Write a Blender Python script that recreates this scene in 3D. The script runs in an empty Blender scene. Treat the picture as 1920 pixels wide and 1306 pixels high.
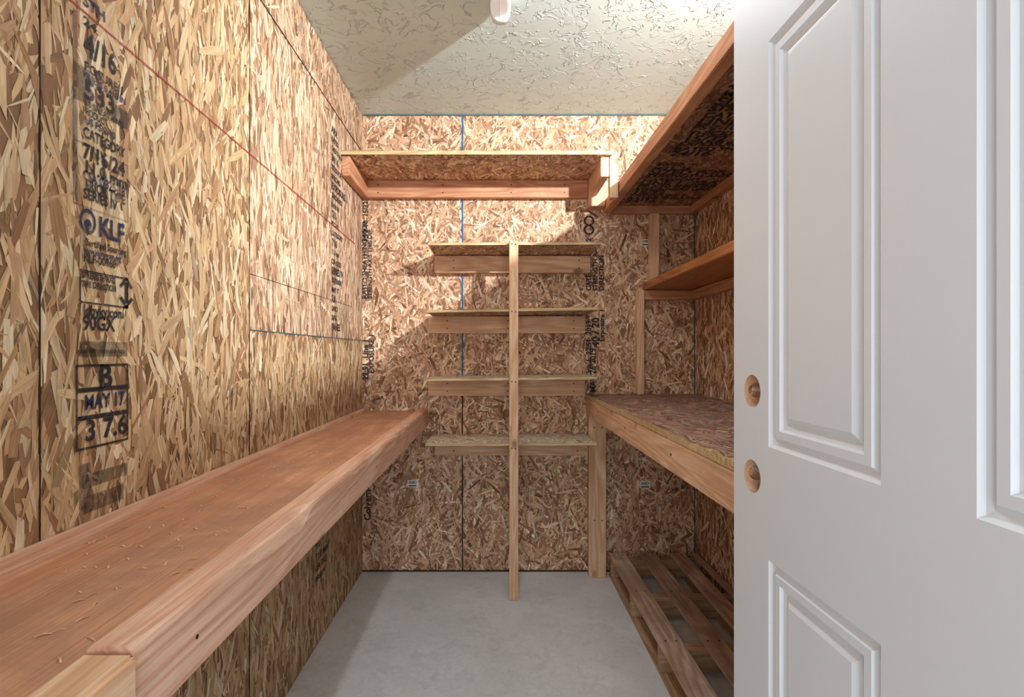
import bpy, bmesh, math, random
import numpy as np
from mathutils import Vector, Matrix, noise as mnoise
random.seed(4)
S = bpy.context.scene
COL = S.collection
XL, XR, YB, YF, ZC = -0.715, 1.063, 2.735, -0.02, 2.4385
CH = 1.165

# ------------------------------------------------------------------ materials
def newmat(name):
    m = bpy.data.materials.new(name); m.use_nodes = True
    nt = m.node_tree; b = nt.nodes['Principled BSDF']
    return m, nt, b
def N(nt, t, **kw):
    n = nt.nodes.new(t)
    for k, v in kw.items(): setattr(n, k, v)
    return n
def L(nt, a, b): nt.links.new(a, b)
def srgb(r, g, b):
    f = lambda c: ((c/255)/12.92 if c/255 <= .04045 else ((c/255+.055)/1.055)**2.4)
    return (f(r), f(g), f(b), 1)
def math_n(nt, op, a, b=None, clamp=False):
    n = N(nt, 'ShaderNodeMath', operation=op); n.use_clamp = clamp
    for i, v in enumerate((a, b)):
        if v is None: continue
        if isinstance(v, (int, float)): n.inputs[i].default_value = v
        else: L(nt, v, n.inputs[i])
    return n.outputs[0]
def mix(nt, fac, a, b, mode='MIX'):
    n = N(nt, 'ShaderNodeMix', data_type='RGBA', blend_type=mode)
    for s, v in ((n.inputs[0], fac), (n.inputs[6], a), (n.inputs[7], b)):
        if isinstance(v, (int, float)): s.default_value = v
        elif isinstance(v, tuple): s.default_value = v
        else: L(nt, v, s)
    return n.outputs[2]
def scaled(nt, vec, sc):
    n = N(nt, 'ShaderNodeMapping'); n.inputs['Scale'].default_value = sc
    L(nt, vec, n.inputs[0]); return n.outputs[0]
def noise(nt, vec, scale=1, detail=3, rough=.5, dist=0):
    n = N(nt, 'ShaderNodeTexNoise'); L(nt, vec, n.inputs['Vector'])
    n.inputs['Scale'].default_value = scale; n.inputs['Detail'].default_value = detail
    n.inputs['Roughness'].default_value = rough; n.inputs['Distortion'].default_value = dist
    return n.outputs[0]
def rng(nt, v, a, b, c, d):
    n = N(nt, 'ShaderNodeMapRange'); L(nt, v, n.inputs[0])
    for i, x in enumerate((a, b, c, d)): n.inputs[i+1].default_value = x
    return n.outputs[0]

def wood(name, c1, c2, rough=.6, band=34, contrast=.8, knot=True, stain=None, stain_amt=.45, stain_sc=3.5, bump=.3):
    m, nt, b = newmat(name)
    at = N(nt, 'ShaderNodeAttribute', attribute_name='gc')
    v = at.outputs['Vector']
    n1 = noise(nt, scaled(nt, v, (.9, 9, 9)), 1, 2, .5, .3)
    s = math_n(nt, 'SINE', math_n(nt, 'MULTIPLY', n1, band*2))
    s = rng(nt, s, -1, 1, 0, contrast)
    col = mix(nt, s, c1, c2)
    f = noise(nt, scaled(nt, v, (5, 220, 220)), 1, 3, .6)
    f = rng(nt, f, .3, .7, .78, 1.12)
    cc = N(nt, 'ShaderNodeCombineXYZ')
    for i in range(3): L(nt, f, cc.inputs[i])
    col = mix(nt, 1.0, col, cc.outputs[0], 'MULTIPLY')
    big = rng(nt, noise(nt, v, stain_sc, 6, .7, .5), .38, .66, 0, stain_amt)
    col = mix(nt, big, col, stain or tuple(x*.72 for x in c2[:3])+(1,))
    if knot:
        vo = N(nt, 'ShaderNodeTexVoronoi'); vo.inputs['Scale'].default_value = 1
        L(nt, scaled(nt, v, (4, 7, 7)), vo.inputs['Vector'])
        k = rng(nt, vo.outputs['Distance'], .06, .13, .8, 0)
        col = mix(nt, k, col, tuple(x*.3 for x in c2[:3])+(1,))
    L(nt, col, b.inputs['Base Color']); b.inputs['Roughness'].default_value = rough
    b.inputs['Specular IOR Level'].default_value = .3
    bp = N(nt, 'ShaderNodeBump'); bp.inputs['Strength'].default_value = bump; bp.inputs['Distance'].default_value = .002
    L(nt, f, bp.inputs['Height']); L(nt, bp.outputs[0], b.inputs['Normal'])
    return m

def osb_mat(name):
    m, nt, b = newmat(name)
    v = N(nt, 'ShaderNodeAttribute', attribute_name='gc').outputs['Vector']
    c = N(nt, 'ShaderNodeAttribute', attribute_name='fc').outputs['Color']
    g = noise(nt, scaled(nt, v, (14, 300, 1)), 1, 3, .6, .4)
    g2 = noise(nt, scaled(nt, v, (9, 60, 1)), 1, 3, .6, .8)
    g = rng(nt, g, .3, .7, .80, 1.14); g2 = rng(nt, g2, .3, .72, .76, 1.18)
    g = math_n(nt, 'MULTIPLY', g, g2)
    cc = N(nt, 'ShaderNodeCombineXYZ')
    for i in range(3): L(nt, g, cc.inputs[i])
    col = mix(nt, 1.0, c, cc.outputs[0], 'MULTIPLY')
    hs = N(nt, 'ShaderNodeHueSaturation'); hs.inputs['Saturation'].default_value = .9
    L(nt, col, hs.inputs['Color'])
    L(nt, hs.outputs[0], b.inputs['Base Color']); b.inputs['Roughness'].default_value = .65
    b.inputs['Specular IOR Level'].default_value = .25
    bp = N(nt, 'ShaderNodeBump'); bp.inputs['Strength'].default_value = .3; bp.inputs['Distance'].default_value = .001
    L(nt, g, bp.inputs['Height']); L(nt, bp.outputs[0], b.inputs['Normal'])
    return m

def plain(name, c, rough=.5, emit=0, metal=0, var=.06, sc=20):
    m, nt, b = newmat(name)
    tc = N(nt, 'ShaderNodeTexCoord')
    f = rng(nt, noise(nt, tc.outputs['Object'], sc, 3), .3, .7, 0, 1)
    col = mix(nt, f, c, tuple(x*(1-var) for x in c[:3])+(1,))
    L(nt, col, b.inputs['Base Color']); b.inputs['Roughness'].default_value = rough
    b.inputs['Metallic'].default_value = metal
    if emit:
        b.inputs['Emission Color'].default_value = c; b.inputs['Emission Strength'].default_value = emit
    return m

def ink(name, c, cover=.8):
    m, nt, b = newmat(name)
    tc = N(nt, 'ShaderNodeTexCoord')
    f = noise(nt, tc.outputs['Object'], 130, 3, .7)
    f2 = noise(nt, tc.outputs['Object'], 25, 2, .6)
    a = math_n(nt, 'MULTIPLY', rng(nt, f, .32, .44, .45, 1), rng(nt, f2, .32, .46, .6, 1))
    a = math_n(nt, 'MULTIPLY', a, cover)
    b.inputs['Base Color'].default_value = c; b.inputs['Roughness'].default_value = .7
    L(nt, a, b.inputs['Alpha']); return m

def concrete():
    m, nt, b = newmat('concrete')
    v = N(nt, 'ShaderNodeTexCoord').outputs['Object']
    a = rng(nt, noise(nt, v, 2.2, 6, .6, .2), .32, .68, 0, 1)
    col = mix(nt, a, srgb(212, 213, 214), srgb(240, 241, 243))
    f = rng(nt, noise(nt, v, 70, 4, .7), .3, .7, 0, .4)
    col = mix(nt, f, col, srgb(200, 200, 199))
    d = rng(nt, noise(nt, v, 9, 6, .8, .3), .50, .72, 0, .55)
    col = mix(nt, d, col, srgb(184, 181, 176))
    L(nt, col, b.inputs['Base Color']); b.inputs['Roughness'].default_value = .5
    bp = N(nt, 'ShaderNodeBump'); bp.inputs['Strength'].default_value = .15; bp.inputs['Distance'].default_value = .003
    L(nt, f, bp.inputs['Height']); L(nt, bp.outputs[0], b.inputs['Normal'])
    return m

def knockdown():
    m, nt, b = newmat('knockdown_plaster')
    v = N(nt, 'ShaderNodeTexCoord').outputs['Object']
    n1 = noise(nt, v, 10, 3, .55, .9)
    ridge = math_n(nt, 'ABSOLUTE', math_n(nt, 'SUBTRACT', n1, .5))
    ridge = rng(nt, ridge, .0, .020, 1, 0)
    mask = rng(nt, noise(nt, v, 16, 3, .6), .46, .52, 0, 1)
    r = math_n(nt, 'MULTIPLY', ridge, mask)
    blob = rng(nt, noise(nt, v, 18, 3, .5, .5), .57, .59, 0, .5)
    h = math_n(nt, 'ADD', r, blob)
    h = math_n(nt, 'ADD', h, math_n(nt, 'MULTIPLY', noise(nt, v, 160, 2), .10))
    b.inputs['Base Color'].default_value = srgb(202, 216, 211); b.inputs['Roughness'].default_value = .5
    bp = N(nt, 'ShaderNodeBump'); bp.inputs['Strength'].default_value = 1.0; bp.inputs['Distance'].default_value = .0042
    L(nt, h, bp.inputs['Height']); L(nt, bp.outputs[0], b.inputs['Normal'])
    return m

M = {}
M['osb'] = osb_mat('osb_strands')
M['fir'] = wood('fir_lumber', srgb(234, 196, 160), srgb(212, 160, 120))
M['pink'] = wood('pink_fir_lumber', srgb(232, 190, 162), srgb(212, 156, 126), stain=srgb(194, 134, 104), bump=.6)
M['redfir'] = wood('red_fir_lumber', srgb(210, 156, 118), srgb(182, 120, 86))
M['bench'] = wood('stained_plywood', srgb(212, 156, 120), srgb(194, 128, 92), band=12, contrast=.7, knot=False, stain=srgb(166, 122, 98), stain_amt=.85, stain_sc=6, bump=.7)
M['dark'] = wood('varnished_board', srgb(190, 124, 72), srgb(154, 92, 50), rough=.35)
M['pallet'] = wood('weathered_pallet_wood', srgb(216, 188, 168), srgb(172, 142, 120), stain=srgb(136, 110, 92), stain_amt=.7)
M['palletl'] = wood('pallet_stringer_wood', srgb(196, 162, 126), srgb(160, 126, 92))
M['osbedge'] = wood('osb_edge', srgb(222, 194, 146), srgb(176, 142, 98), band=60, knot=False)
M['osbbase'] = plain('osb_resin', srgb(148, 108, 72), .8, var=.4)
M['conc'] = concrete()
M['ceil'] = knockdown()
M['door'] = plain('door_white_paint', srgb(222, 225, 229), .38, var=.012)
M['white'] = plain('white_enamel', srgb(238, 240, 242), .35)
M['tube'] = plain('frosted_lens', srgb(248, 250, 252), .4, emit=.25)
M['grey'] = plain('grey_cap', srgb(170, 172, 176), .5)
M['blue'] = plain('blue_panel_edge', srgb(20, 96, 150), .7, var=.4)
M['black'] = plain('dark_gap', srgb(48, 34, 24), .9)
M['teal'] = plain('teal_edge', srgb(60, 96, 100), .8, var=.3)
M['red'] = ink('red_chalk', srgb(160, 24, 26), .8)
M['ink'] = ink('black_print', srgb(26, 28, 36), .92)
M['bink'] = ink('blue_black_print', srgb(24, 38, 74), .9)
M['smear'] = ink('smeared_print', srgb(40, 40, 46), .42)
M['steel'] = plain('screw_steel', srgb(50, 42, 36), .5, metal=.4)
M['label'] = plain('paper_label', srgb(232, 230, 224), .6)
M['pwall'] = plain('painted_drywall', srgb(214, 214, 208), .7)

# ------------------------------------------------------------------ helpers
def empty(name, loc=(0, 0, 0)):
    e = bpy.data.objects.new(name, None); e.location = loc; e.empty_display_size = .1
    COL.objects.link(e); return e
def par(o, p):
    if p is not None:
        o.parent = p; o.matrix_parent_inverse = Matrix.Translation(-Vector(p.location))
def set_gc(me, perm=None):
    n = len(me.vertices); co = np.zeros(n*3); me.vertices.foreach_get('co', co); co = co.reshape(-1, 3)
    ext = co.max(0)-co.min(0)
    if perm is None:
        perm = list(np.argsort(-ext))
    g = co[:, perm] + np.array([random.uniform(0, 40), random.uniform(0, 40), random.uniform(0, 40)])
    a = me.attributes.new('gc', 'FLOAT_VECTOR', 'POINT'); a.data.foreach_set('vector', g.ravel())
def addmesh(name, me, parent=None, loc=(0, 0, 0)):
    o = bpy.data.objects.new(name, me); o.location = loc; COL.objects.link(o); par(o, parent); return o
def box(name, x0, x1, y0, y1, z0, z1, mat, parent=None, bev=.0025, rot=None, sub=0):
    c = Vector(((x0+x1)/2, (y0+y1)/2, (z0+z1)/2)); d = (x1-x0, y1-y0, z1-z0)
    bm = bmesh.new(); bmesh.ops.create_cube(bm, size=1)
    for v in bm.verts: v.co = Vector((v.co.x*d[0], v.co.y*d[1], v.co.z*d[2]))
    if bev: bmesh.ops.bevel(bm, geom=bm.edges[:], offset=min(bev, min(d)*.3), segments=2, affect='EDGES')
    me = bpy.data.meshes.new(name); bm.to_mesh(me); bm.free()
    set_gc(me); me.materials.append(M[mat])
    o = addmesh(name, me, parent, c)
    if rot: o.rotation_euler = rot
    return o

PAL_L = [(212,176,128),(204,164,114),(192,148,98),(216,186,144),(178,132,86),(198,156,106),(208,170,122),(160,114,70),(222,196,156),(194,148,98),(204,164,112),(146,102,62)]
PAL_L2 = [(214,176,138),(204,160,120),(190,146,108),(222,188,152),(176,128,92),(206,166,126),(228,198,164),(164,116,82)]
PAL_B = [(228,184,144),(212,162,120),(192,138,98),(236,202,164),(166,114,76),(202,150,108),(218,174,132),(144,94,60),(212,166,124),(242,216,184),(178,124,86)]
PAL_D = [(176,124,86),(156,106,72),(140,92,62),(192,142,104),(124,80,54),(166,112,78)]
PAL_R = [(184,136,118),(170,120,104),(158,130,110),(190,150,128),(152,102,88),(174,138,118),(184,120,106),(146,116,98)]
def strands(V, F, C, G, o, u, v, n, w, h, cover, sd, pal, size=1., dark=.0):
    o, u, v, n = map(lambda a: np.array(a, float), (o, u, v, n))
    lin = np.array([srgb(*p)[:3] for p in pal])
    cnt = int(w*h*cover/(.00115*size*size))
    R = np.random.RandomState(random.randint(0, 99999))
    for i in range(cnt):
        r = R.rand()
        if r < .45: Ln, Wd = R.uniform(.06, .14), R.uniform(.009, .024)
        elif r < .87: Ln, Wd = R.uniform(.04, .11), R.uniform(.0025, .009)
        else: Ln, Wd = R.uniform(.02, .055), R.uniform(.008, .024)
        Ln *= size; Wd *= size
        th = math.pi/2 + R.normal(0, sd)
        if R.rand() < .05: th = R.rand()*math.pi
        c, s = math.cos(th), math.sin(th)
        a, b = R.rand()*w, R.rand()*h
        j = R.uniform(-.14, .14, 8)
        t0, t1 = R.uniform(.2, 1), R.uniform(.2, 1)
        pl = [(-.5+j[0], -.5*t0), (j[2], -.5), (.5+j[3], -.5*t1),
              (.5+j[5], .5*t1), (j[6], .5), (-.5+j[7], .5*t0)]
        hh = .0003+.0012*(i/cnt)
        k = len(V)
        z = R.rand()*60
        col = lin[R.randint(len(lin))]*R.uniform(.86, 1.1)
        if R.rand() < dark: col = col*.55
        for q, (x, y) in enumerate(pl):
            lx, ly = x*Ln, y*Wd
            pu = min(max(a+lx*c-ly*s, 0), w); pv = min(max(b+lx*s+ly*c, 0), h)
            V.append(o+u*pu+v*pv+n*(hh+R.uniform(-.0001, .0001)))
            G.append((lx+z, ly+z*.37, z)); C.append((*col, 1))
        F.append(tuple(range(k, k+6)))
def osb_object(name, solids, faces, parent=None, edge='osbbase', loc=(0, 0, 0)):
    V, F, C, G = [], [], [], []
    nb = 0
    for (x0, x1, y0, y1, z0, z1) in solids:
        k = len(V)
        for p in [(x0,y0,z0),(x1,y0,z0),(x1,y1,z0),(x0,y1,z0),(x0,y0,z1),(x1,y0,z1),(x1,y1,z1),(x0,y1,z1)]:
            V.append(np.array(p, float)); C.append((.25, .13, .05, 1))
            G.append((p[2]*3, p[0]+p[1], p[2]) if (z1-z0) > .3 else (p[0]+p[1], p[2]*1.0, p[1]))
        for f in [(0,3,2,1),(4,5,6,7),(0,1,5,4),(1,2,6,5),(2,3,7,6),(3,0,4,7)]:
            F.append(tuple(k+i for i in f)); nb += 1
    for fc in faces: strands(V, F, C, G, *fc)
    me = bpy.data.meshes.new(name)
    off = np.array(loc)
    me.from_pydata([tuple(p-off) for p in V], [], F)
    a = me.attributes.new('gc', 'FLOAT_VECTOR', 'POINT'); a.data.foreach_set('vector', np.array(G, float).ravel())
    a = me.attributes.new('fc', 'FLOAT_COLOR', 'POINT'); a.data.foreach_set('color', np.array(C, float).ravel())
    me.materials.append(M[edge]); me.materials.append(M['osb'])
    mi = np.ones(len(F), int); mi[:nb] = 0
    me.polygons.foreach_set('material_index', mi)
    me.update()
    return addmesh(name, me, parent, loc)

X, Y, Z = Vector((1, 0, 0)), Vector((0, 1, 0)), Vector((0, 0, 1))
def text(name, body, size, loc, xd, yd, mat, parent, bold=0.0, sx=1.0, align='LEFT', width=None):
    cu = bpy.data.curves.new(name, 'FONT'); cu.body = body; cu.size = size
    cu.offset = bold*size; cu.align_x = align; cu.align_y = 'CENTER'; cu.resolution_u = 3
    o = bpy.data.objects.new(name, cu); COL.objects.link(o)
    bpy.context.view_layer.update()
    me = bpy.data.meshes.new_from_object(o.evaluated_get(bpy.context.evaluated_depsgraph_get()))
    if width and len(me.vertices):
        xs_ = [v.co.x for v in me.vertices]; sx = width/(max(xs_)-min(xs_))
    bpy.data.objects.remove(o)
    me.materials.clear(); me.materials.append(M[mat])
    n = xd.cross(yd)
    mt = Matrix(((xd.x*sx, yd.x, n.x, loc[0]), (xd.y*sx, yd.y, n.y, loc[1]), (xd.z*sx, yd.z, n.z, loc[2]), (0, 0, 0, 1)))
    me.transform(mt)
    return addmesh(name, me, parent)
def quad(name, pts, mat, parent):
    me = bpy.data.meshes.new(name); me.from_pydata([tuple(p) for p in pts], [], [tuple(range(len(pts)))])
    me.materials.append(M[mat]); set_gc(me, [0, 1, 2]); return addmesh(name, me, parent)
def screws(name, pts, axis, parent, r=.0035):
    bm = bmesh.new()
    for p in pts:
        rot = {'y': Matrix.Rotation(math.pi/2, 4, 'X'), 'x': Matrix.Rotation(math.pi/2, 4, 'Y'), 'z': Matrix.Identity(4)}[axis]
        bmesh.ops.create_cone(bm, cap_ends=True, segments=10, radius1=r, radius2=r, depth=.002, matrix=Matrix.Translation(p) @ rot)
    me = bpy.data.meshes.new(name); bm.to_mesh(me); bm.free(); me.materials.append(M['steel'])
    return addmesh(name, me, parent)

# ------------------------------------------------------------------ room shell
T = .09
floor = box('floor', XL-T, XR+T, YF-1.6, YB+T, -.1, 0, 'conc', bev=0)
ceil = box('ceiling', XL-T, XR+T, YF-.12, YB+T, ZC, ZC+.1, 'ceil', bev=0)
g = .0012
ZS = 1.233; YS1, YS2 = .801, 1.4825; ZT = 2.235
def pl(y0, y1, z0, z1, sd=.33, pal=PAL_L, cov=3.2, size=.92, dark=.04):
    return ((XL, y0+g, z0+g), (0, 1, 0), (0, 0, 1), (1, 0, 0), y1-y0-2*g, z1-z0-2*g, cov, sd, pal, size, dark)
wl = osb_object('wall_left', [(XL-T, XL, YF-.12, YB+T, 0, ZC)], [
    pl(YF, YS1, 0, ZC, .34), pl(YS1, YS2, 0, ZC, .34),
    pl(YS2, YB, 0, ZS, .32, PAL_L), pl(YS2, YB, ZS, ZT, .24, PAL_L2), pl(YS2, YB, ZT, ZC, .5, PAL_L2)])
def pb(x0, x1, z0, z1, sd=.8, pal=PAL_B, cov=3.6, size=.7, dark=.12):
    return ((x0+g, YB, z0+g), (1, 0, 0), (0, 0, 1), (0, -1, 0), x1-x0-2*g, z1-z0-2*g, cov, sd, pal, size, dark)
xb = (867-930)/351
wb = osb_object('wall_back', [(XL-T, XR+T, YB, YB+T, 0, ZC)], [pb(XL, xb-.002, .006, ZC-.004), pb(xb+.002, XR-.003, .006, ZC-.004)])
wr = osb_object('wall_right', [(XR, XR+T, YF-.12, YB+T, 0, ZC)], [
    ((XR, YB, .004), (0, -1, 0), (0, 0, 1), (-1, 0, 0), YB-YF, ZC-.01, 2.6, .5, PAL_B, .9, .12)])
fw = empty('wall_front', (0, -.08, 0))
box('right_section', .47, XR, -.14, -.02, 0, ZC, 'pwall', fw, 0)
box('left_section', XL, -.43, -.14, -.02, 0, ZC, 'pwall', fw, 0)
box('header', -.43, .47, -.14, -.02, 2.08, ZC, 'pwall', fw, 0)
tr = empty('trim_1', (0, -.08, 0))
box('jamb_left', -.43, -.41, -.145, -.015, 0, 2.08, 'white', tr, .001)
box('jamb_right', .465, .485, -.145, -.005, 0, 2.08, 'white', tr, .001)
box('jamb_head', -.41, .465, -.145, -.015, 2.06, 2.08, 'white', tr, .001)

# seams
box('panel_seam_blue', xb-.004, xb+.004, YB-.0022, YB+.001, 1.0, ZC-.001, 'blue', wb, 0)
box('panel_seam', xb-.003, xb+.003, YB-.0021, YB+.001, 0, 1.0, 'black', wb, 0)
box('corner_seam', XR-.005, XR-.001, YB-.003, YB+.001, .05, ZC-.001, 'teal', wb, 0)
box('ceiling_gap', XL+.001, XR-.001, YB-.003, YB+.001, ZC-.007, ZC-.001, 'teal', wb, 0)
box('floor_gap', XL+.001, XR-.001, YB-.003, YB+.001, .0005, .008, 'black', wb, 0)
e = .0022
for nm, a in {'seam_near': (YS1-.0009, YS1+.0009, .02, ZC-.01), 'seam_mid': (YS2-.0012, YS2+.0012, .02, ZC-.01),
              'seam_horizontal': (YS2, YB-.004, ZS-.0014, ZS+.0014), 'seam_top': (YS2, YB-.004, ZT-.0025, ZT+.0025),
              'seam_patch': (YS2, YB-.2, 1.395, 1.3963)}.items():
    box(nm, XL, XL+e, a[0], a[1], a[2], a[3], 'black' if nm != 'seam_horizontal' else 'teal', wl, 0)
quad('red_chalk_line', [(XL+.0026, .5, 1.763), (XL+.0026, YB-.15, 1.714), (XL+.0026, YB-.15, 1.7195), (XL+.0026, .5, 1.7663)], 'red', wl)

# prints on the left wall
xs = XL+.0028
y0 = .882
def zt(py): return CH+(662-py)/1035
lines = [(30,'STH',.026,.05),(66,'24',.022,.03),(106,'4/16',.056,.075),(146,'POSURE 1',.022,.09),(163,'KNESS 0.418 IN',.017,.1),(188,'533',.046,.07),(212,'10 SHEATHING',.016,.09),
 (227,'PRODUCT',.018,.055),(243,'US PS 2-10',.018,.07),(266,'CATEGORY',.026,.1),(300,'7/16/24',.038,.1),(326,'11.0 mm',.029,.1),(343,'CSA O325-18',.024,.1),(359,'ERIOR TYPE',.024,.095),(376,'SERIES IV',.024,.08),
 (462,'Certified Sourcing',.018,.1),(477,'www.klprogram.org',.016,.09),(491,'KLF-00868',.02,.075),(585,'ldbyky.com',.026,.095),(608,'90GX',.036,.075),
 (752,'MAY 17',.036,.095),(804,'3 7.6',.05,.1)]
for i, (py, s, sz, wd) in enumerate(lines):
    text('print_line_%d' % i, s, sz, (xs, y0+random.uniform(0, .006), zt(py)), Y, Z, 'ink' if i % 4 else 'bink', wl, bold=.028, width=wd)
text('print_b', 'B', .058, (xs, .918, zt(707)), Y, Z, 'ink', wl, bold=.03)
text('print_logo_letters', 'KLF', .05, (xs, .918, zt(428)), Y, Z, 'bink', wl, bold=.03, width=.062)
def ring(name, c, r0, r1, n0, n1, mat, parent):
    V = []; F = []
    for i in range(n0):
        a = 2*math.pi*i/n0
        for r in (r0, r1): V.append((c[0], c[1]+r*math.cos(a), c[2]+r*math.sin(a)*1.25))
    for i in range(n0):
        j = (i+1) % n0; F.append((2*i, 2*i+1, 2*j+1, 2*j))
    me = bpy.data.meshes.new(name); me.from_pydata(V, [], F); me.materials.append(M[mat]); return addmesh(name, me, parent)
ring('print_mark_ring', (xs, .894, zt(424)), .013, .018, 24, 0, 'bink', wl)
ring('print_mark_dot', (xs, .894, zt(430)), .0, .008, 16, 0, 'bink', wl)
def frame(name, ya, yb, za, zb, t, mat='ink'):
    V = [(xs, ya, za), (xs, yb, za), (xs, yb, zb), (xs, ya, zb), (xs, ya+t, za+t), (xs, yb-t, za+t), (xs, yb-t, zb-t), (xs, ya+t, zb-t)]
    me = bpy.data.meshes.new(name); me.from_pydata(V, [], [(0,1,5,4),(1,2,6,5),(2,3,7,6),(3,0,4,7)]); me.materials.append(M[mat]); addmesh(name, me, wl)
frame('print_box_axis', .876, .992, zt(572), zt(512), .0028)
text('print_axis_text', 'STRENGTH AXIS\nTHIS DIRECTION', .0155, (xs, .88, zt(530)), Y, Z, 'ink', wl, bold=.03, width=.08)
text('print_axis_arrow', '↕', .05, (xs, .966, zt(542)), Y, Z, 'ink', wl, bold=.03)
frame('print_box_b', .868, .992, zt(728), zt(682), .004)
frame('print_box_date', .868, .992, zt(778), zt(728), .004)
frame('print_box_num', .868, .992, zt(835), zt(778), .004)
frame('print_box_top', .862, .992, zt(400), zt(286), .002, 'smear')
for i, (a, b, c, d) in enumerate([(.875, .99, 640, 668), (.87, .985, 655, 662), (.88, .99, 880, 905), (.885, .98, 920, 950), (.875, .9, 860, 940),(.862,.872,60,400),(.862,.9,150,215),(.95,.992,180,215)]):
    quad('print_smear_%d' % i, [(xs-.0002, a, zt(d)), (xs-.0002, b, zt(d)), (xs-.0002, b, zt(c)), (xs-.0002, a, zt(c))], 'smear', wl)
rows = ['APA', 'RATED', 'SHEATHING', '24/16', 'SIZED FOR', 'SPACING', 'EXPOSURE 1', 'THICKNESS', '0.418 IN', '533', 'PS 2-10', 'CATEGORY', '7/16', '11.0 mm', 'CSA O325', 'SERIES IV', 'EXTERIOR', 'MAY 17', '7.8', 'LINE 2', '24/16', 'PANEL']
for i, s in enumerate(rows):
    z = 2.14-i*.041
    text('print_strip_far_%d' % i, s, .03 if i % 3 else .042, (xs, 2.22, z), Y, Z, 'ink', wl, bold=.04)
for i, s in enumerate(rows[4:16]):
    text('print_strip_low_%d' % i, s, .03 if i % 3 else .042, (xs, 2.02, .74-i*.043), Y, Z, 'ink', wl, bold=.04)
yb_ = YB-.0028
def bt(i, s, sz, px, py, ink_='ink'):
    text('print_back_%d' % i, s, sz, ((px-930)/351, yb_, CH+(662-py)/351), Z, -X, ink_, wb, bold=.035)
bt(0, 'Colvern-Valley', .05, 690, 975)
bt(1, '22:51  Line 1', .042, 686, 712); bt(2, 'EXPOSURE 1', .038, 697, 700)
bt(3, 'RATED SHEATHING 40/20', .036, 684, 560); bt(4, 'STRENGTH AXIS THIS DIR.', .032, 694, 560); bt(5, 'PS 2-10  15/32', .036, 686, 452)
bt(6, 'Line 1  22:51  2019', .038, 1104, 705); bt(7, '40 / 20', .055, 1117, 650); bt(8, 'Exposure 1', .038, 1129, 640)
bt(9, 'MAY 26 2019', .042, 1112, 735)
bt(10, 'STRENGTH AXIS', .034, 1116, 545); bt(11, 'DIRECTION', .036, 1128, 545); bt(12, 'CATEGORY 15/32', .036, 1104, 545)
for i, r in enumerate([(1104, 415), (1104, 432)]):
    text('print_stamp_%d' % i, 'O', .075, ((r[0]-930)/351, yb_, CH+(662-r[1])/351), X, Z, 'ink', wb, bold=.02, align='CENTER')
for i, (px, py) in enumerate([(774, 906), (1209, 908), (1211, 455)]):
    cx, cz = (px-930)/351, CH+(662-py)/351
    box('paper_label_%d' % i, cx-.027, cx+.027, YB-.004, YB, cz-.019, cz+.019, 'label', wb, 0)
    text('paper_label_text_%d' % i, '0083', .022, (cx, YB-.0045, cz+.006), X, Z, 'ink', wb, bold=.02, align='CENTER')
    box('paper_label_bar_%d' % i, cx-.022, cx+.022, YB-.0046, YB-.004, cz-.014, cz-.008, 'black', wb, 0)

# ------------------------------------------------------------------ left bench ledge
lb = empty('wall_bench', (XL+.18, 1.6, .85))
ZB = CH-.293
def wane_beam(name, xa, xb2, ya, yb2, z0, z1, mat, parent):
    bm = bmesh.new(); n = 140; prev = None
    for i in range(n+1):
        y = ya+(yb2-ya)*i/n
        fade = 1 if y < 1.7 else .4
        w = .005+fade*max(0, mnoise.noise(Vector((y*2.3, 3.1, 0)))*.03)+max(0, mnoise.noise(Vector((y*11, 9, 0)))*.010)
        if .72 < y < 1.02: w += .016*math.sin((y-.72)/.3*math.pi)
        w2 = .004+max(0, mnoise.noise(Vector((y*3, 7, 0)))*.006)
        pts = [(xa, z0), (xb2, z0), (xb2, z1-w*1.5), (xb2-w*.35, z1-w*.5), (xb2-w, z1), (xa+w2, z1), (xa, z1-w2)]
        cur = [bm.verts.new((x, y, z)) for x, z in pts]
        if prev:
            for k in range(7): bm.faces.new((prev[k], prev[(k+1) % 7], cur[(k+1) % 7], cur[k]))
        else: bm.faces.new(list(reversed(cur)))
        prev = cur
    bm.faces.new(prev); bmesh.ops.recalc_face_normals(bm, faces=bm.faces[:])
    me = bpy.data.meshes.new(name); bm.to_mesh(me); bm.free(); set_gc(me, [1, 0, 2]); me.materials.append(M[mat])
    return addmesh(name, me, parent)
wane_beam('front_beam', -.41, -.362, .512, YB-.003, ZB-.089, ZB, 'pink', lb)
box('near_block', -.4105, -.355, .1, .509, ZB-.125, ZB-.004, 'fir', lb, .005)
box('wall_cleat', XL+.001, XL+.036, .02, YB-.003, ZB-.05, ZB, 'pink', lb, .003)
box('top_board', XL+.036, -.411, .02, 1.72, ZB-.028, ZB-.012, 'bench', lb, .001)
box('top_board_far', XL+.036, -.411, 1.722, YB-.003, ZB-.028, ZB-.012, 'bench', lb, .001)
for i, yy in enumerate([.9, 1.5, 2.1, 2.6]): box('joist_%d' % i, XL+.036, -.411, yy, yy+.038, ZB-.089, ZB-.029, 'fir', lb)
screws('beam_screws', [Vector((-.3625, y, ZB-.05)) for y in (.62, 1.55, 2.45)], 'x', lb, .0028)
V = []; F = []
for i in range(240):
    x = random.uniform(XL+.05, -.43); y = random.uniform(.4, 2.3); a = random.random()*6.28; l = random.uniform(.002, .008); w = random.uniform(.0006, .0014)
    z = ZB-.0115; k = len(V); c, s = math.cos(a), math.sin(a)
    for p, q, h in ((-l, -w, 0), (0, -w, .002), (l, -w, 0), (l, w, 0), (0, w, .002), (-l, w, 0)):
        V.append((x+p*c-q*s, y+p*s+q*c, z+h))
    F += [(k, k+1, k+4, k+5), (k+1, k+2, k+3, k+4)]
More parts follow.
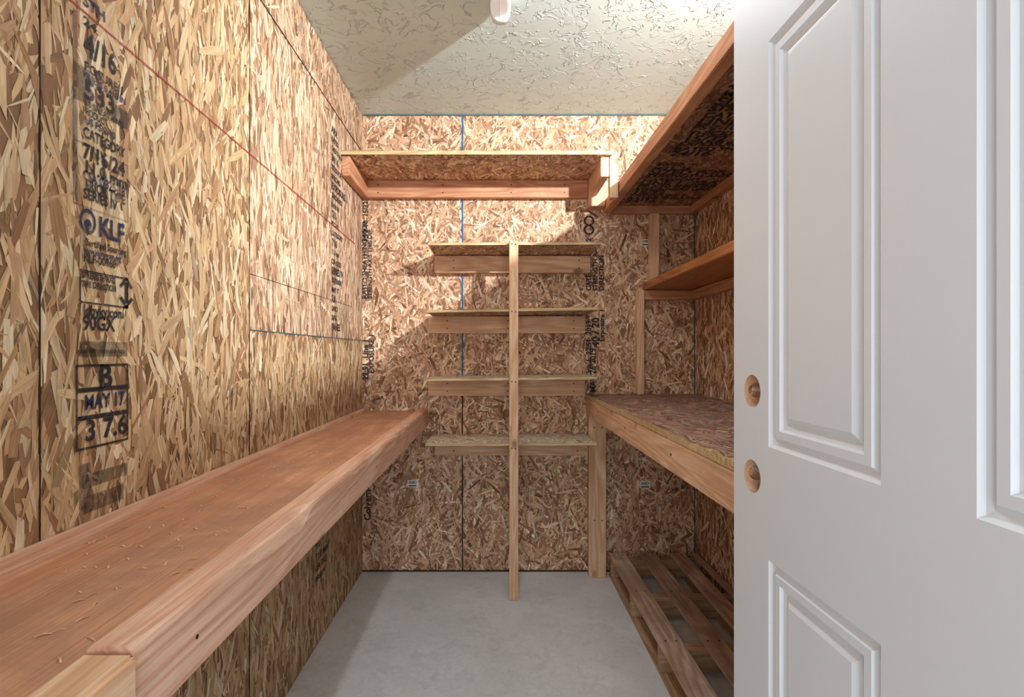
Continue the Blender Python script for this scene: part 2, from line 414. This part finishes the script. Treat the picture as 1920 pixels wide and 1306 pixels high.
me = bpy.data.meshes.new('wood_shavings'); me.from_pydata(V, [], F); set_gc(me); me.materials.append(M['fir']); addmesh('wood_shavings', me, lb)

# ------------------------------------------------------------------ top shelf on back wall
ts = empty('storage_shelf', (0, 2.55, 2.08))
def shelf_board(name, x0, x1, y0, y1, z0, z1, parent, pal=PAL_B, tilt=0., sd=.6, palb=None):
    u = .75
    o = osb_object(name, [(x0, x1, y0, y1, z0, z1)], [
        ((x0, y0, z1), (1, 0, 0), (0, 1, 0), (0, 0, 1), x1-x0, y1-y0, 3, sd, pal, u, .05),
        ((x0, y1, z0), (1, 0, 0), (0, -1, 0), (0, 0, -1), x1-x0, y1-y0, 3, sd, palb or pal, u, .1)],
        parent, 'osbedge', ((x0+x1)/2, (y0+y1)/2, (z0+z1)/2))
    o.rotation_euler[1] = tilt
    return o
shelf_board('shelf_board', XL+.001, .534, 2.352, YB-.003, 2.078, 2.096, ts, PAL_B, 0)
box('back_ledger', XL+.002, .484, YB-.042, YB-.003, 1.985, 2.076, 'redfir', ts)
box('left_bracket', XL+.001, XL+.04, 2.365, YB-.043, 1.985, 2.076, 'redfir', ts)
box('right_bracket', .487, .525, 2.375, YB-.043, 1.985, 2.076, 'fir', ts)
box('corner_block', .485, .566, YB-.08, YB-.003, 1.93, 2.076, 'fir', ts)
box('hanger_cleat', .528, .566, 2.37, 2.41, 1.885, 2.085, 'fir', ts)
screws('ledger_screws', [Vector((x, YB-.0425, z)) for x in (-.62, -.28, .08, .36) for z in (2.01, 2.05)], 'y', ts)

# ------------------------------------------------------------------ shelving unit
su = empty('shelving_unit', (.084, 2.55, 0))
box('post', .063, .105, 2.412, 2.45, .001, 1.696, 'fir', su, .002)
spec = [(-.325, .504, 1.684, -.004), (-.33, .49, 1.366, -.016), (-.338, .482, 1.036, -.010), (-.338, .482, .722, -.003)]
leds = [(815, 1107), (803, 1097), (803, 1097), (815, 1104)]
PAL_S = [(246,228,198),(238,214,178),(228,198,158),(248,236,214),(240,220,186)]
for i, (a, b, z, tl) in enumerate(spec):
    shelf_board('shelf_%d' % (i+1), a, b, 2.452, YB-.004, z, z+.012, su, PAL_S if i > 1 else PAL_B, tilt=tl, palb=PAL_B)
    l0, l1 = [(q-930)/356 for q in leds[i]]
    box('ledger_%d' % (i+1), l0, l1, YB-.041, YB-.003, z-.095, z-.006, 'fir', su)
    screws('ledger_%d_screws' % (i+1), [Vector((x, YB-.0415, z-.05+dz)) for x in (l0+.1, l0+.42, l1-.06) for dz in (-.02, .02)], 'y', su)
screws('post_screws', [Vector((.084+dx, 2.4115, z+dz)) for z in (1.69, 1.372, 1.042, .728) for dx, dz in ((-.009, -.01), (.008, -.012))], 'y', su, .0032)

# ------------------------------------------------------------------ right workbench
wbn = empty('workbench', (.77, 1.6, .9))
y1 = YB-.003; yn = .36; ZW = .948
osb_object('bench_top', [(.478, XR-.002, yn, y1, ZW-.019, ZW)], [((.479, yn, ZW), (1, 0, 0), (0, 1, 0), (0, 0, 1), XR-.482, y1-yn, 3, .45, PAL_R, 1.0, .08)], wbn, 'osbedge', (.77, 1.55, ZW-.01))
box('front_rail', .479, .517, yn, y1, ZW-.108, ZW-.0195, 'fir', wbn)
box('back_rail', .56, XR-.003, y1-.038, y1, ZW-.108, ZW-.0195, 'fir', wbn)
box('wall_rail', XR-.04, XR-.002, yn, y1-.04, ZW-.108, ZW-.0195, 'fir', wbn)
box('back_leg', .482, .571, y1-.078, y1-.04, .001, ZW-.11, 'fir', wbn)
box('back_leg_upper', .519, .559, y1-.038, y1, .001, ZW-.02, 'fir', wbn)
box('near_leg', .482, .571, yn+.02, yn+.058, .001, ZW-.11, 'fir', wbn)
screws('bench_screws', [Vector((.4785, y, ZW-.06)) for y in (.9, 1.4, 1.9, 2.4)], 'x', wbn)
screws('leg_screws', [Vector((.53+dx, y1-.0785, z)) for z in (.78, .3) for dx in (-.02, .02)], 'y', wbn)

# ------------------------------------------------------------------ right upper shelf
us = empty('overhead_shelf', (.8, 1.6, 1.95))
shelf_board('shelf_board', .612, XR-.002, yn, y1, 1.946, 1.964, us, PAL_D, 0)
box('front_rail', .571, .611, yn, y1, 1.909, 1.966, 'redfir', us)
box('back_cleat', .613, XR-.004, y1-.03, y1, 1.903, 1.944, 'redfir', us)
box('wall_cleat', XR-.04, XR-.003, yn, y1-.032, 1.903, 1.944, 'redfir', us)
und = ['24/16', 'RATED SHEATHING', 'EXPOSURE 1', '15/32', 'THICKNESS 0.451 IN', 'PS 2-10 SHEATHING', 'LINE 1  22:51', 'CATEGORY', 'STRENGTH AXIS', 'SIZED FOR SPACING', 'MILL 26', '40/20']
for k in range(4):
    for i, s in enumerate(und):
        text('print_underside_%d_%d' % (k, i), s, .05 if i % 3 else .07, (.66 + .02*(k % 2), 2.62-k*.62-i*.046, 1.9435), X, -Y, 'ink', us, bold=.035)

ms = empty('corner_shelf', (.9, 1.6, 1.52))
box('shelf_board', .783, XR-.003, yn, y1, 1.5, 1.54, 'dark', ms, .003)
box('back_cleat', .783, XR-.004, y1-.03, y1, 1.449, 1.498, 'redfir', ms)
box('wall_cleat', XR-.034, XR-.003, yn, y1-.032, 1.449, 1.498, 'redfir', ms)
box('upper_stud', .812, .86, y1-.038, y1, 1.542, 1.902, 'fir', ms)
box('lower_stud', .742, .781, y1-.038, y1, ZW+.001, 1.498, 'fir', ms)

# ------------------------------------------------------------------ pallet
pt = empty('wood_pallet', (.82, 2.1, .06))
py0, py1 = 1.43, 2.68
for i, (a, b) in enumerate([(.59, .676), (.752, .832), (.908, .985)]):
    box('top_slat_%d' % i, a, b, py0, py1, .104, .121, 'pallet', pt, .002, rot=(0, 0, random.uniform(-.004, .004)))
box('top_slat_3', 1.025, 1.055, py0, py1, .104, .121, 'pallet', pt, .002)
for i, yy in enumerate([py0+.01, 1.84, 2.23, py1-.05]):
    box('stringer_%d' % i, .592, 1.055, yy, yy+.038, .017, .103, 'palletl', pt, .002)
for i, (a, b) in enumerate([(.592, .68), (.96, 1.055)]):
    box('bottom_slat_%d' % i, a, b, py0, py1, .001, .0165, 'palletl', pt, .002)
screws('nails', [Vector((x, yy+.019, .1215)) for x in (.615, .655, .77, .81, .92, .96) for yy in (py0+.01, 1.84, 2.23, py1-.05)], 'z', pt)

# ------------------------------------------------------------------ ceiling light
cl = empty('ceiling_light_fixture', (.018, 1.25, ZC-.03))
box('housing', -.02, .052, .64, 1.86, ZC-.02, ZC-.0005, 'white', cl, .003)
def lens(name, xc, hw, ya, yb2, zt_, depth, mat, smooth=True):
    n = 20; V = []; F = []
    for y in (ya, yb2):
        for i in range(n+1):
            a = math.pi*i/n
            V.append((xc-hw*math.copysign(abs(math.cos(a))**.7, math.cos(a)), y, zt_-depth*abs(math.sin(a))**.7))
    for i in range(n): F.append((i, i+1, n+2+i, n+1+i))
    F.append((n, 0, n+1, 2*n+1)); F.append(tuple(range(n+1))); F.append(tuple(range(2*n+1, n, -1)))
    me = bpy.data.meshes.new(name); me.from_pydata(V, [], F)
    for i, p in enumerate(me.polygons): p.use_smooth = i < n
    bm = bmesh.new(); bm.from_mesh(me); bmesh.ops.recalc_face_normals(bm, faces=bm.faces[:]); bm.to_mesh(me); bm.free()
    me.materials.append(M[mat]); return addmesh(name, me, cl)
lens('diffuser', .016, .034, .66, 1.845, ZC-.018, .056, 'tube')
lens('end_cap_far', .016, .037, 1.83, 1.868, ZC-.016, .061, 'white')
lens('end_cap_near', .016, .037, .635, .67, ZC-.016, .061, 'white')
box('diffuser_seam', .011, .013, .672, 1.829, ZC-.0752, ZC-.073, 'grey', cl, 0)

# ------------------------------------------------------------------ door
def build_door():
    DX0, DX1 = .4225, .4625
    D0, D1 = .095, .909
    ys = [D0, D0+.115, D1-.115-.232-.112, D1-.115-.232, D1-.115, D1]
    zs = [.012, .25, .845, 1.02, 1.648, 1.76, 1.93, 2.04]
    prof = [(.004, .0045), (.010, .0065), (.015, .004), (.0165, .0015), (.028, .0015), (.031, .006), (.037, .008), (.043, .0065), (.050, .0025)]
    bm = bmesh.new()
    def face_side(x, sgn):
        gv = [[bm.verts.new((x, y, z)) for z in zs] for y in ys]
        for i in range(len(ys)-1):
            for j in range(len(zs)-1):
                quadv = [gv[i][j], gv[i+1][j], gv[i+1][j+1], gv[i][j+1]]
                if i in (1, 3) and j in (1, 3, 5):
                    prev = quadv
                    for d, h in prof:
                        xx = x+sgn*h
                        cur = [bm.verts.new((xx, ys[i]+d, zs[j]+d)), bm.verts.new((xx, ys[i+1]-d, zs[j]+d)), bm.verts.new((xx, ys[i+1]-d, zs[j+1]-d)), bm.verts.new((xx, ys[i]+d, zs[j+1]-d))]
                        for k in range(4): bm.faces.new((prev[k], prev[(k+1) % 4], cur[(k+1) % 4], cur[k]))
                        prev = cur
                    bm.faces.new(prev)
                else: bm.faces.new(quadv)
        return gv
    A = face_side(DX0, 1); B = face_side(DX1, -1)
    ny, nz = len(ys), len(zs)
    for i in range(ny-1):
        bm.faces.new((A[i][0], A[i+1][0], B[i+1][0], B[i][0])); bm.faces.new((A[i][-1], A[i+1][-1], B[i+1][-1], B[i][-1]))
    for j in range(nz-1):
        bm.faces.new((A[0][j], A[0][j+1], B[0][j+1], B[0][j])); bm.faces.new((A[-1][j], A[-1][j+1], B[-1][j+1], B[-1][j]))
    bmesh.ops.recalc_face_normals(bm, faces=bm.faces[:])
    me = bpy.data.meshes.new('door_1'); bm.to_mesh(me); bm.free()
    o = addmesh('door_1', me)
    holes = [(.845, CH-(733-662)/1136), (.845, CH-(892-662)/1136)]
    cuts = []
    for (hy, hz) in holes:
        b2 = bmesh.new()
        bmesh.ops.create_cone(b2, cap_ends=True, segments=48, radius1=.027, radius2=.027, depth=.1, matrix=Matrix.Translation((.4425, hy, hz)) @ Matrix.Rotation(math.pi/2, 4, 'Y'))
        b2m = bpy.data.meshes.new('cut'); b2.to_mesh(b2m); b2.free(); cuts.append(addmesh('cut', b2m))
        b2 = bmesh.new()
        bmesh.ops.create_cone(b2, cap_ends=True, segments=24, radius1=.0125, radius2=.0125, depth=.09, matrix=Matrix.Translation((.4425, hy+.055, hz)) @ Matrix.Rotation(math.pi/2, 4, 'X'))
        b2m = bpy.data.meshes.new('cut'); b2.to_mesh(b2m); b2.free(); cuts.append(addmesh('cut', b2m))
    for c in cuts:
        md = o.modifiers.new('b', 'BOOLEAN'); md.operation = 'DIFFERENCE'; md.object = c; md.solver = 'EXACT'
    bpy.context.view_layer.update()
    me2 = bpy.data.meshes.new_from_object(o.evaluated_get(bpy.context.evaluated_depsgraph_get()))
    o.modifiers.clear(); o.data = me2
    for c in cuts: bpy.data.objects.remove(c)
    me2.materials.clear(); me2.materials.append(M['door']); me2.materials.append(M['fir'])
    set_gc(me2, [2, 0, 1])
    for p in me2.polygons:
        c = p.center
        p.material_index = 0
        if abs(p.normal.x) < .98 and DX0+.0005 < c.x < DX1-.0005:
            for hy, hz in holes:
                if c.y < D1-.002 and math.hypot(c.y-hy, c.z-hz) < .035: p.material_index = 1
                elif abs(c.z-hz) < .014 and hy < c.y < D1-.0005: p.material_index = 1
    for k, hz in enumerate((.25, 1.05, 1.82)):
        bm = bmesh.new(); bmesh.ops.create_cone(bm, cap_ends=True, segments=16, radius1=.007, radius2=.007, depth=.09, matrix=Matrix.Translation((.4665, .087, hz)))
        me = bpy.data.meshes.new('hinge'); bm.to_mesh(me); bm.free(); me.materials.append(M['grey'])
        h = bpy.data.objects.new('hinge_%d' % (k+1), me); COL.objects.link(h); h.parent = o
build_door()

# ------------------------------------------------------------------ lights
def area(name, loc, rot, sx, sy, e, col=(1, 1, 1)):
    l = bpy.data.lights.new(name, 'AREA'); l.shape = 'RECTANGLE'; l.size = sx; l.size_y = sy; l.energy = e; l.color = col
    o = bpy.data.objects.new(name, l); o.location = loc; o.rotation_euler = rot; COL.objects.link(o); return o
l = bpy.data.lights.new('key_lamp', 'SPOT'); l.shadow_soft_size = .025; l.color = (.9, .96, 1); l.energy = 290
l.spot_size = math.radians(125); l.spot_blend = .8
o = bpy.data.objects.new('key_lamp', l); o.location = (.98, .90, 2.26); COL.objects.link(o)
o.rotation_euler = Vector((-.95, 1.8, -.62)).to_track_quat('-Z', 'Y').to_euler()
area('doorway_fill', (-.05, -1.1, 1.2), (math.radians(90), 0, 0), 1.6, 2.0, 33, (.89, .95, 1))  # fill light added behind the camera to even out the room
area('tube_light', (.016, 1.25, ZC-.09), (0, 0, 0), .06, 1.15, 8, (.9, .96, 1))
w = bpy.data.worlds.new('world'); S.world = w; w.use_nodes = True
w.node_tree.nodes['Background'].inputs[0].default_value = (.9, .96, 1, 1); w.node_tree.nodes['Background'].inputs[1].default_value = .65

# ------------------------------------------------------------------ camera
cd = bpy.data.cameras.new('camera'); cd.sensor_width = 36; cd.lens = 18; cd.clip_start = .01
cd.shift_x = 30/1920; cd.shift_y = 9/1920
cam = bpy.data.objects.new('camera', cd); cam.location = (0, 0, CH); cam.rotation_euler = (math.radians(90), 0, 0)
COL.objects.link(cam); S.camera = cam
S.view_settings.view_transform = 'Standard'
